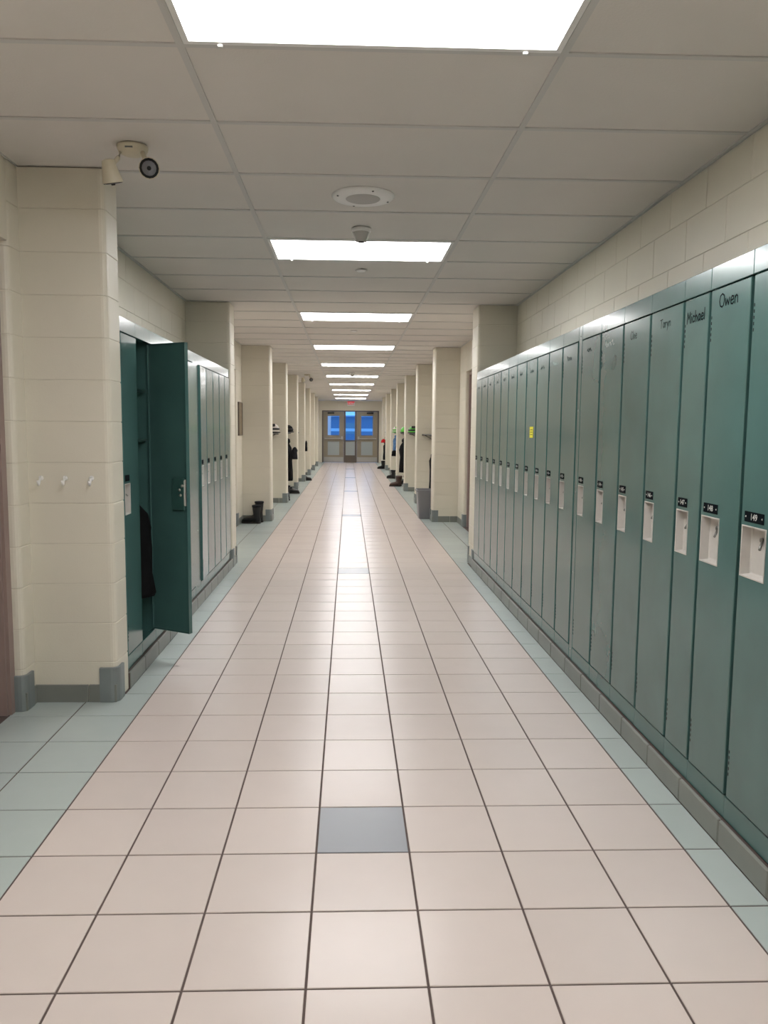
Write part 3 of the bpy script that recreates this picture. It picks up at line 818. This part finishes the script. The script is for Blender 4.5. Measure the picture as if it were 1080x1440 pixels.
np_ = thing('notice_panel', 'small brown framed notice on the wall past the left lockers', 'notice', (XW0, 11.02, 1.28))
MB().box(0.0, 0.012, 0.012, 0.348, 0.012, 0.468).build('sheet', 'picture', np_)
fm = MB(); fm.box(0, 0.02, 0, 0.012, 0, 0.48); fm.box(0, 0.02, 0.348, 0.36, 0, 0.48); fm.box(0, 0.02, 0.012, 0.348, 0, 0.012); fm.box(0, 0.02, 0.012, 0.348, 0.468, 0.48)
fm.build('frame', 'frame', np_)

# ------------------------------------------------------------------ coat alcoves
def rack(side, ya, yb, label):
    s = 1 if side == 'right' else -1
    xw = XW1 if side == 'right' else XW0
    t = thing('coat_shelf', label, 'shelf', (xw, ya, 1.28), 0, 'wall shelves in the coat alcoves')
    L = yb - ya
    for k in range(5):
        xs = sorted((-s * (0.02 + 0.055 * k), -s * (0.055 + 0.055 * k)))
        MB().box(xs[0], xs[1], 0.01, L - 0.01, 0.012, 0.026).build('slat', 'dull_steel', t)
    for y in (0.03, L / 2, L - 0.05):
        b = MB(); b.tube([(-s * 0.002, y, 0.0), (-s * 0.28, y, 0.006)], 0.008, 6); b.tube([(-s * 0.002, y, -0.12), (-s * 0.22, y, 0.0)], 0.006, 6)
        b.build('bracket', 'black', t)
    for k in range(6):
        y = L * (k + 0.5) / 6
        MB().tube([(-s * 0.03, y, 0.012), (-s * 0.04, y, -0.05), (-s * 0.07, y, -0.06), (-s * 0.08, y, -0.035)], 0.004, 6).build('hook', 'dull_steel', t)
rack('right', RF[0] + FT + 0.005, RF[1] - 0.005, 'slatted shelf in the first right alcove, above the grey wastebasket')
rack('right', RF[1] + FT + 0.005, RF[2] - 0.005, 'slatted shelf in the second right alcove under a green helmet')
rack('right', RF[2] + FT + 0.005, RF[3] - 0.005, 'slatted shelf in the third right alcove over the black coat')
rack('right', RF[3] + FT + 0.005, RF[4] - 0.005, 'slatted shelf in the fourth right alcove')
rack('right', RF[5] + FT + 0.005, RF[6] - 0.005, 'slatted shelf in the sixth right alcove over the red hat')
rack('left', LF[0] + FT + 0.005, LF[1] - 0.005, 'slatted shelf in the first left alcove under a pale helmet')
rack('left', LF[1] + FT + 0.005, LF[2] - 0.005, 'slatted shelf in the second left alcove over black clothes')
rack('left', LF[2] + FT + 0.005, LF[3] - 0.005, 'slatted shelf in the third left alcove')

def ell(cx, cy, z, rx, ry, n=12, ph=0.0, wob=0.0, seed=0):
    rr = random.Random(seed); out = []
    for i in range(n):
        a = 2 * math.pi * i / n + ph; k = 1 + wob * (rr.random() - .5) * 2
        out.append((cx + rx * k * math.cos(a), cy + ry * k * math.sin(a), z))
    return out
def coat(loc, h, rx, ry, label, material='cloth_black', hood=True, seed=1, sleeves=True, cat='coat', hook=None):
    t = thing('coat' if cat == 'coat' else cat.replace(' ', '_'), label, cat, loc, 0, 'winter clothes hanging in the corridor')
    b = MB(); rings = []
    for k, (f, g) in enumerate(((0, .96), (.04, 1.0), (.25, .95), (.5, .86), (.72, .92), (.86, .78), (.95, .45), (1, .28))):
        rings.append(ell(0, 0, h * f, rx * g, ry * g, 14, 0, 0.10 if k < 6 else 0.03, seed + k))
    b.loft(rings).build('body', material, t)
    if sleeves:
        for s in (-1, 1):
            MB().tube([(0.1 * rx, s * ry * .7, h * .86), (0.25 * rx, s * ry * 1.05, h * .66), (0.2 * rx, s * ry * 1.1, h * .42), (0.25 * rx, s * ry * 1.05, h * .26)], [.055, .06, .052, .042], 10).build('sleeve', material, t)
    if hook:
        MB().tube([(0, 0, h * .97), (0, 0, h + .02), ((hook - loc[0]) * .5, 0, max(h + .03, 1.16 - loc[2])), (hook - loc[0], 0, 1.235 - loc[2])], .006, 6).build('loop', material, t)
    if hood:
        hd = MB(); hd.loft([ell(0, 0, h * .94, rx * .3, ry * .5, 12), ell(-rx * .0, 0, h * 1.0, rx * .55, ry * .6, 12), ell(0, 0, h * 1.07, rx * .5, ry * .5, 12), ell(0, 0, h * 1.11, rx * .15, ry * .2, 12)])
        hd.build('hood', material, t)
    return t
def boot(loc, rz, label, material='rubber', h=0.30, group='winter boots standing on the corridor floor', lying=False):
    t = thing('boot', label, 'boot', loc, rz, group)
    if lying: t.rotation_euler = (math.radians(90), 0, rz); t.location.z += 0.055
    u = MB()
    u.loft([ell(0, 0, .02, .058, .05, 12), ell(0, 0, .09, .056, .05, 12), ell(-.004, 0, .14, .05, .048, 12), ell(-.004, 0, h * .75, .060, .055, 12), ell(-.004, 0, h, .066, .060, 12), ell(-.004, 0, h - .02, .052, .048, 12)])
    def cs(x, w_, hh): return [(x, w_ * math.cos(a), .02 + hh * .5 + hh * .5 * math.sin(a)) for a in [2 * math.pi * i / 12 for i in range(12)]]
    u.loft([cs(-.055, .03, .07), cs(-.03, .046, .10), cs(.03, .05, .12), (cs(.09, .048, .085)), cs(.15, .050, .072), cs(.19, .042, .06), cs(.212, .02, .035)])
    u.build('upper', material, t)
    so = MB(); pts = [(-.062, -.02), (-.045, -.045), (.02, -.045), (.08, -.044), (.15, -.052), (.20, -.038), (.222, -.01), (.222, .01), (.20, .038), (.15, .052), (.08, .044), (.02, .045), (-.045, .045), (-.062, .02)]
    so.prism(pts, 0, .026, .003); so.build('sole', 'sole', t)
    MB().lathe([(.0625, h - .03), (.069, h - .02), (.069, h - .005), (.0625, h)], (-.004, 0, 0), 14).build('cuff', 'cloth_grey' if material == 'rubber' else material, t)
    return t
def helmet(loc, r, label, material, trim='black', goggles=True):
    t = thing('helmet', label, 'helmet', loc, 0, 'helmets on the alcove shelves')
    MB().lathe([(r * .93, 0), (r, r * .25), (r * .97, r * .6), (r * .8, r * 1.0), (r * .45, r * 1.25), (r * .02, r * 1.33)], seg=20).build('shell', material, t)
    MB().lathe([(r * .95, -.002), (r * 1.03, .004), (r * 1.03, .02), (r * .97, .026)], seg=20).build('rim', trim, t)
    if goggles:
        MB().lathe([(r * .99, r * .42), (r * 1.03, r * .44), (r * 1.03, r * .66), (r * .97, r * .7)], seg=20).build('goggle_strap', trim, t)
        MB().bbox(-r * .5, r * .5, -r * 1.12, -r * .85, r * .9, r * 1.3, r * .08).build('goggles', trim, t)
    for s in (-1, 1): MB().tube([(s * r * .9, 0, .014), (s * r * .98, -.01, .012), (s * r * 1.1, -.03, .010)], .008, 6).build('strap', trim, t)
    return t

# inside the open locker
oc = coat((-1.27, 4.44, 0.40), 0.56, 0.14, 0.11, 'black coat bulging out of the open locker', hood=False, seed=5, sleeves=False)
MB().tube([(0, 0, 0.56), (0, 0, 0.70), (-0.05, 0, 0.80)], 0.008, 6).build('loop', 'cloth_black', oc)

# left alcoves
boot((-1.325, 11.33, 0), math.pi, 'upright black boot against the first left fin wall', h=0.31)
boot((-1.345, 11.17, 0), math.pi - 0.15, 'lower black boot in front of a taller one, first left fin wall', h=0.27, lying=False)
helmet((-1.345, 13.6, 1.3085), 0.125, 'pale helmet with black straps on the first left shelf', 'pale')
coat((-1.33, 16.6, 0.27), 0.83, 0.13, 0.16, 'long black coat hanging in the second left alcove', seed=8, hook=XW0 + 0.002)
helmet((-1.31, 16.55, 1.3085), 0.12, 'black helmet on the shelf over the long black coat', 'cloth_black')
coat((-1.15, 16.42, 0.74), 0.26, 0.062, 0.085, 'small black bag hanging out from the second left alcove', 'cloth_grey', hood=False, seed=11, sleeves=False, cat='bag')
boot((-1.20, 14.86, 0), math.pi / 2 + 1.2, 'tall black boot beside the second left fin wall', h=0.29)
boot((-1.27, 16.45, 0), 0.05, 'low black boot pointing into the corridor, second left alcove', h=0.14)
coat((-1.125, 20.40, 0.80), 0.28, 0.032, 0.05, 'narrow dark scarf hanging on the edge of the fourth left fin wall', hood=False, seed=13, sleeves=False, cat='scarf')
boot((-1.20, 20.66, 0), 0.4, 'small black boot beside the fourth left fin wall', h=0.20)
# right alcoves
bn = thing('wastebasket', 'grey plastic wastebasket against the first right fin wall', 'wastebasket', (1.20, 11.95, 0))
rr = lambda x, y, z, r: [(px, py, z) for px, py in rounded(-x, x, -y, y, r, 'abcd')]
MB().loft([rr(.095, .135, 0.0, .03), rr(.10, .14, .01, .03), rr(.128, .185, .44, .04), rr(.124, .181, .44, .04), rr(.098, .138, .02, .03)], smooth=False).build('body', 'bin', bn)
MB().loft([rr(.128, .185, .425, .04), rr(.140, .197, .425, .045), rr(.142, .199, .452, .045), rr(.130, .187, .456, .04), rr(.122, .179, .445, .04)], smooth=False, caps=False).build('rim', 'bin', bn)
coat((1.50, 13.0, 0.34), 0.72, 0.13, 0.17, 'dark coat half hidden behind the first right fin wall', seed=21, hook=XW1 - 0.002)
helmet((1.40, 16.5, 1.3085), 0.12, 'bright green helmet with black goggles on the second right shelf', 'green')
helmet((1.43, 19.4, 1.3085), 0.12, 'bright green helmet on the third right shelf', 'green', goggles=False)
coat((1.39, 19.0, 0.33), 0.77, 0.14, 0.17, 'long black coat hanging in the third right alcove', seed=25, hook=XW1 - 0.002)
boot((1.46, 19.5, 0), math.pi, 'dark boot under the long black coat', h=0.22)
boot((1.22, 18.72, 0), math.pi + 0.05, 'brown leather boot pointing into the corridor on the right', 'leather', h=0.25)
boot((1.26, 18.90, 0), math.pi - 0.1, 'brown leather boot standing just behind another brown boot', 'leather', h=0.25)
boot((1.27, 21.75, 0), math.pi / 2 + 0.9, 'black boot behind the brown boots on the right', h=0.24)
helmet((1.42, 22.5, 1.3085), 0.13, 'white and green helmet on the fourth right shelf', 'pale', trim='green')
coat((1.40, 22.6, 0.72), 0.46, 0.10, 0.14, 'pale blue jacket hanging in the fourth right alcove', 'cloth_blue', seed=31, hook=XW1 - 0.002)
coat((1.33, 22.3, 0.62), 0.17, 0.08, 0.09, 'black bag hanging below the pale blue jacket', 'cloth_black', hood=False, seed=33, sleeves=False, cat='bag', hook=XW1 - 0.002)
coat((1.35, 28.2, 0.28), 0.60, 0.09, 0.12, 'dark coat hanging in the sixth right alcove', seed=41, hook=XW1 - 0.002)
hb = thing('knit_hat', 'red knitted hat over the dark coat, far right', 'hat', (1.27, 27.9, 0.92))
MB().lathe([(.085, 0), (.09, .03), (.08, .08), (.04, .12), (.002, .13)], seg=16).build('cap', 'cloth_red', hb)
MB().lathe([(.086, -.004), (.096, .0), (.096, .03), (.088, .034)], seg=16).build('cuff', 'cloth_red', hb)
MB().tube([(0, 0, .12), (0.1, 0, .26), (0.3745, 0, .315)], .006, 6).build('loop', 'cloth_red', hb)
boot((1.22, 27.3, 0), math.pi + 0.5, 'black boot by the last right fin walls', h=0.28)
boot((1.27, 27.50, 0), math.pi + 0.2, 'black boot standing behind the far boot on the right', h=0.28)
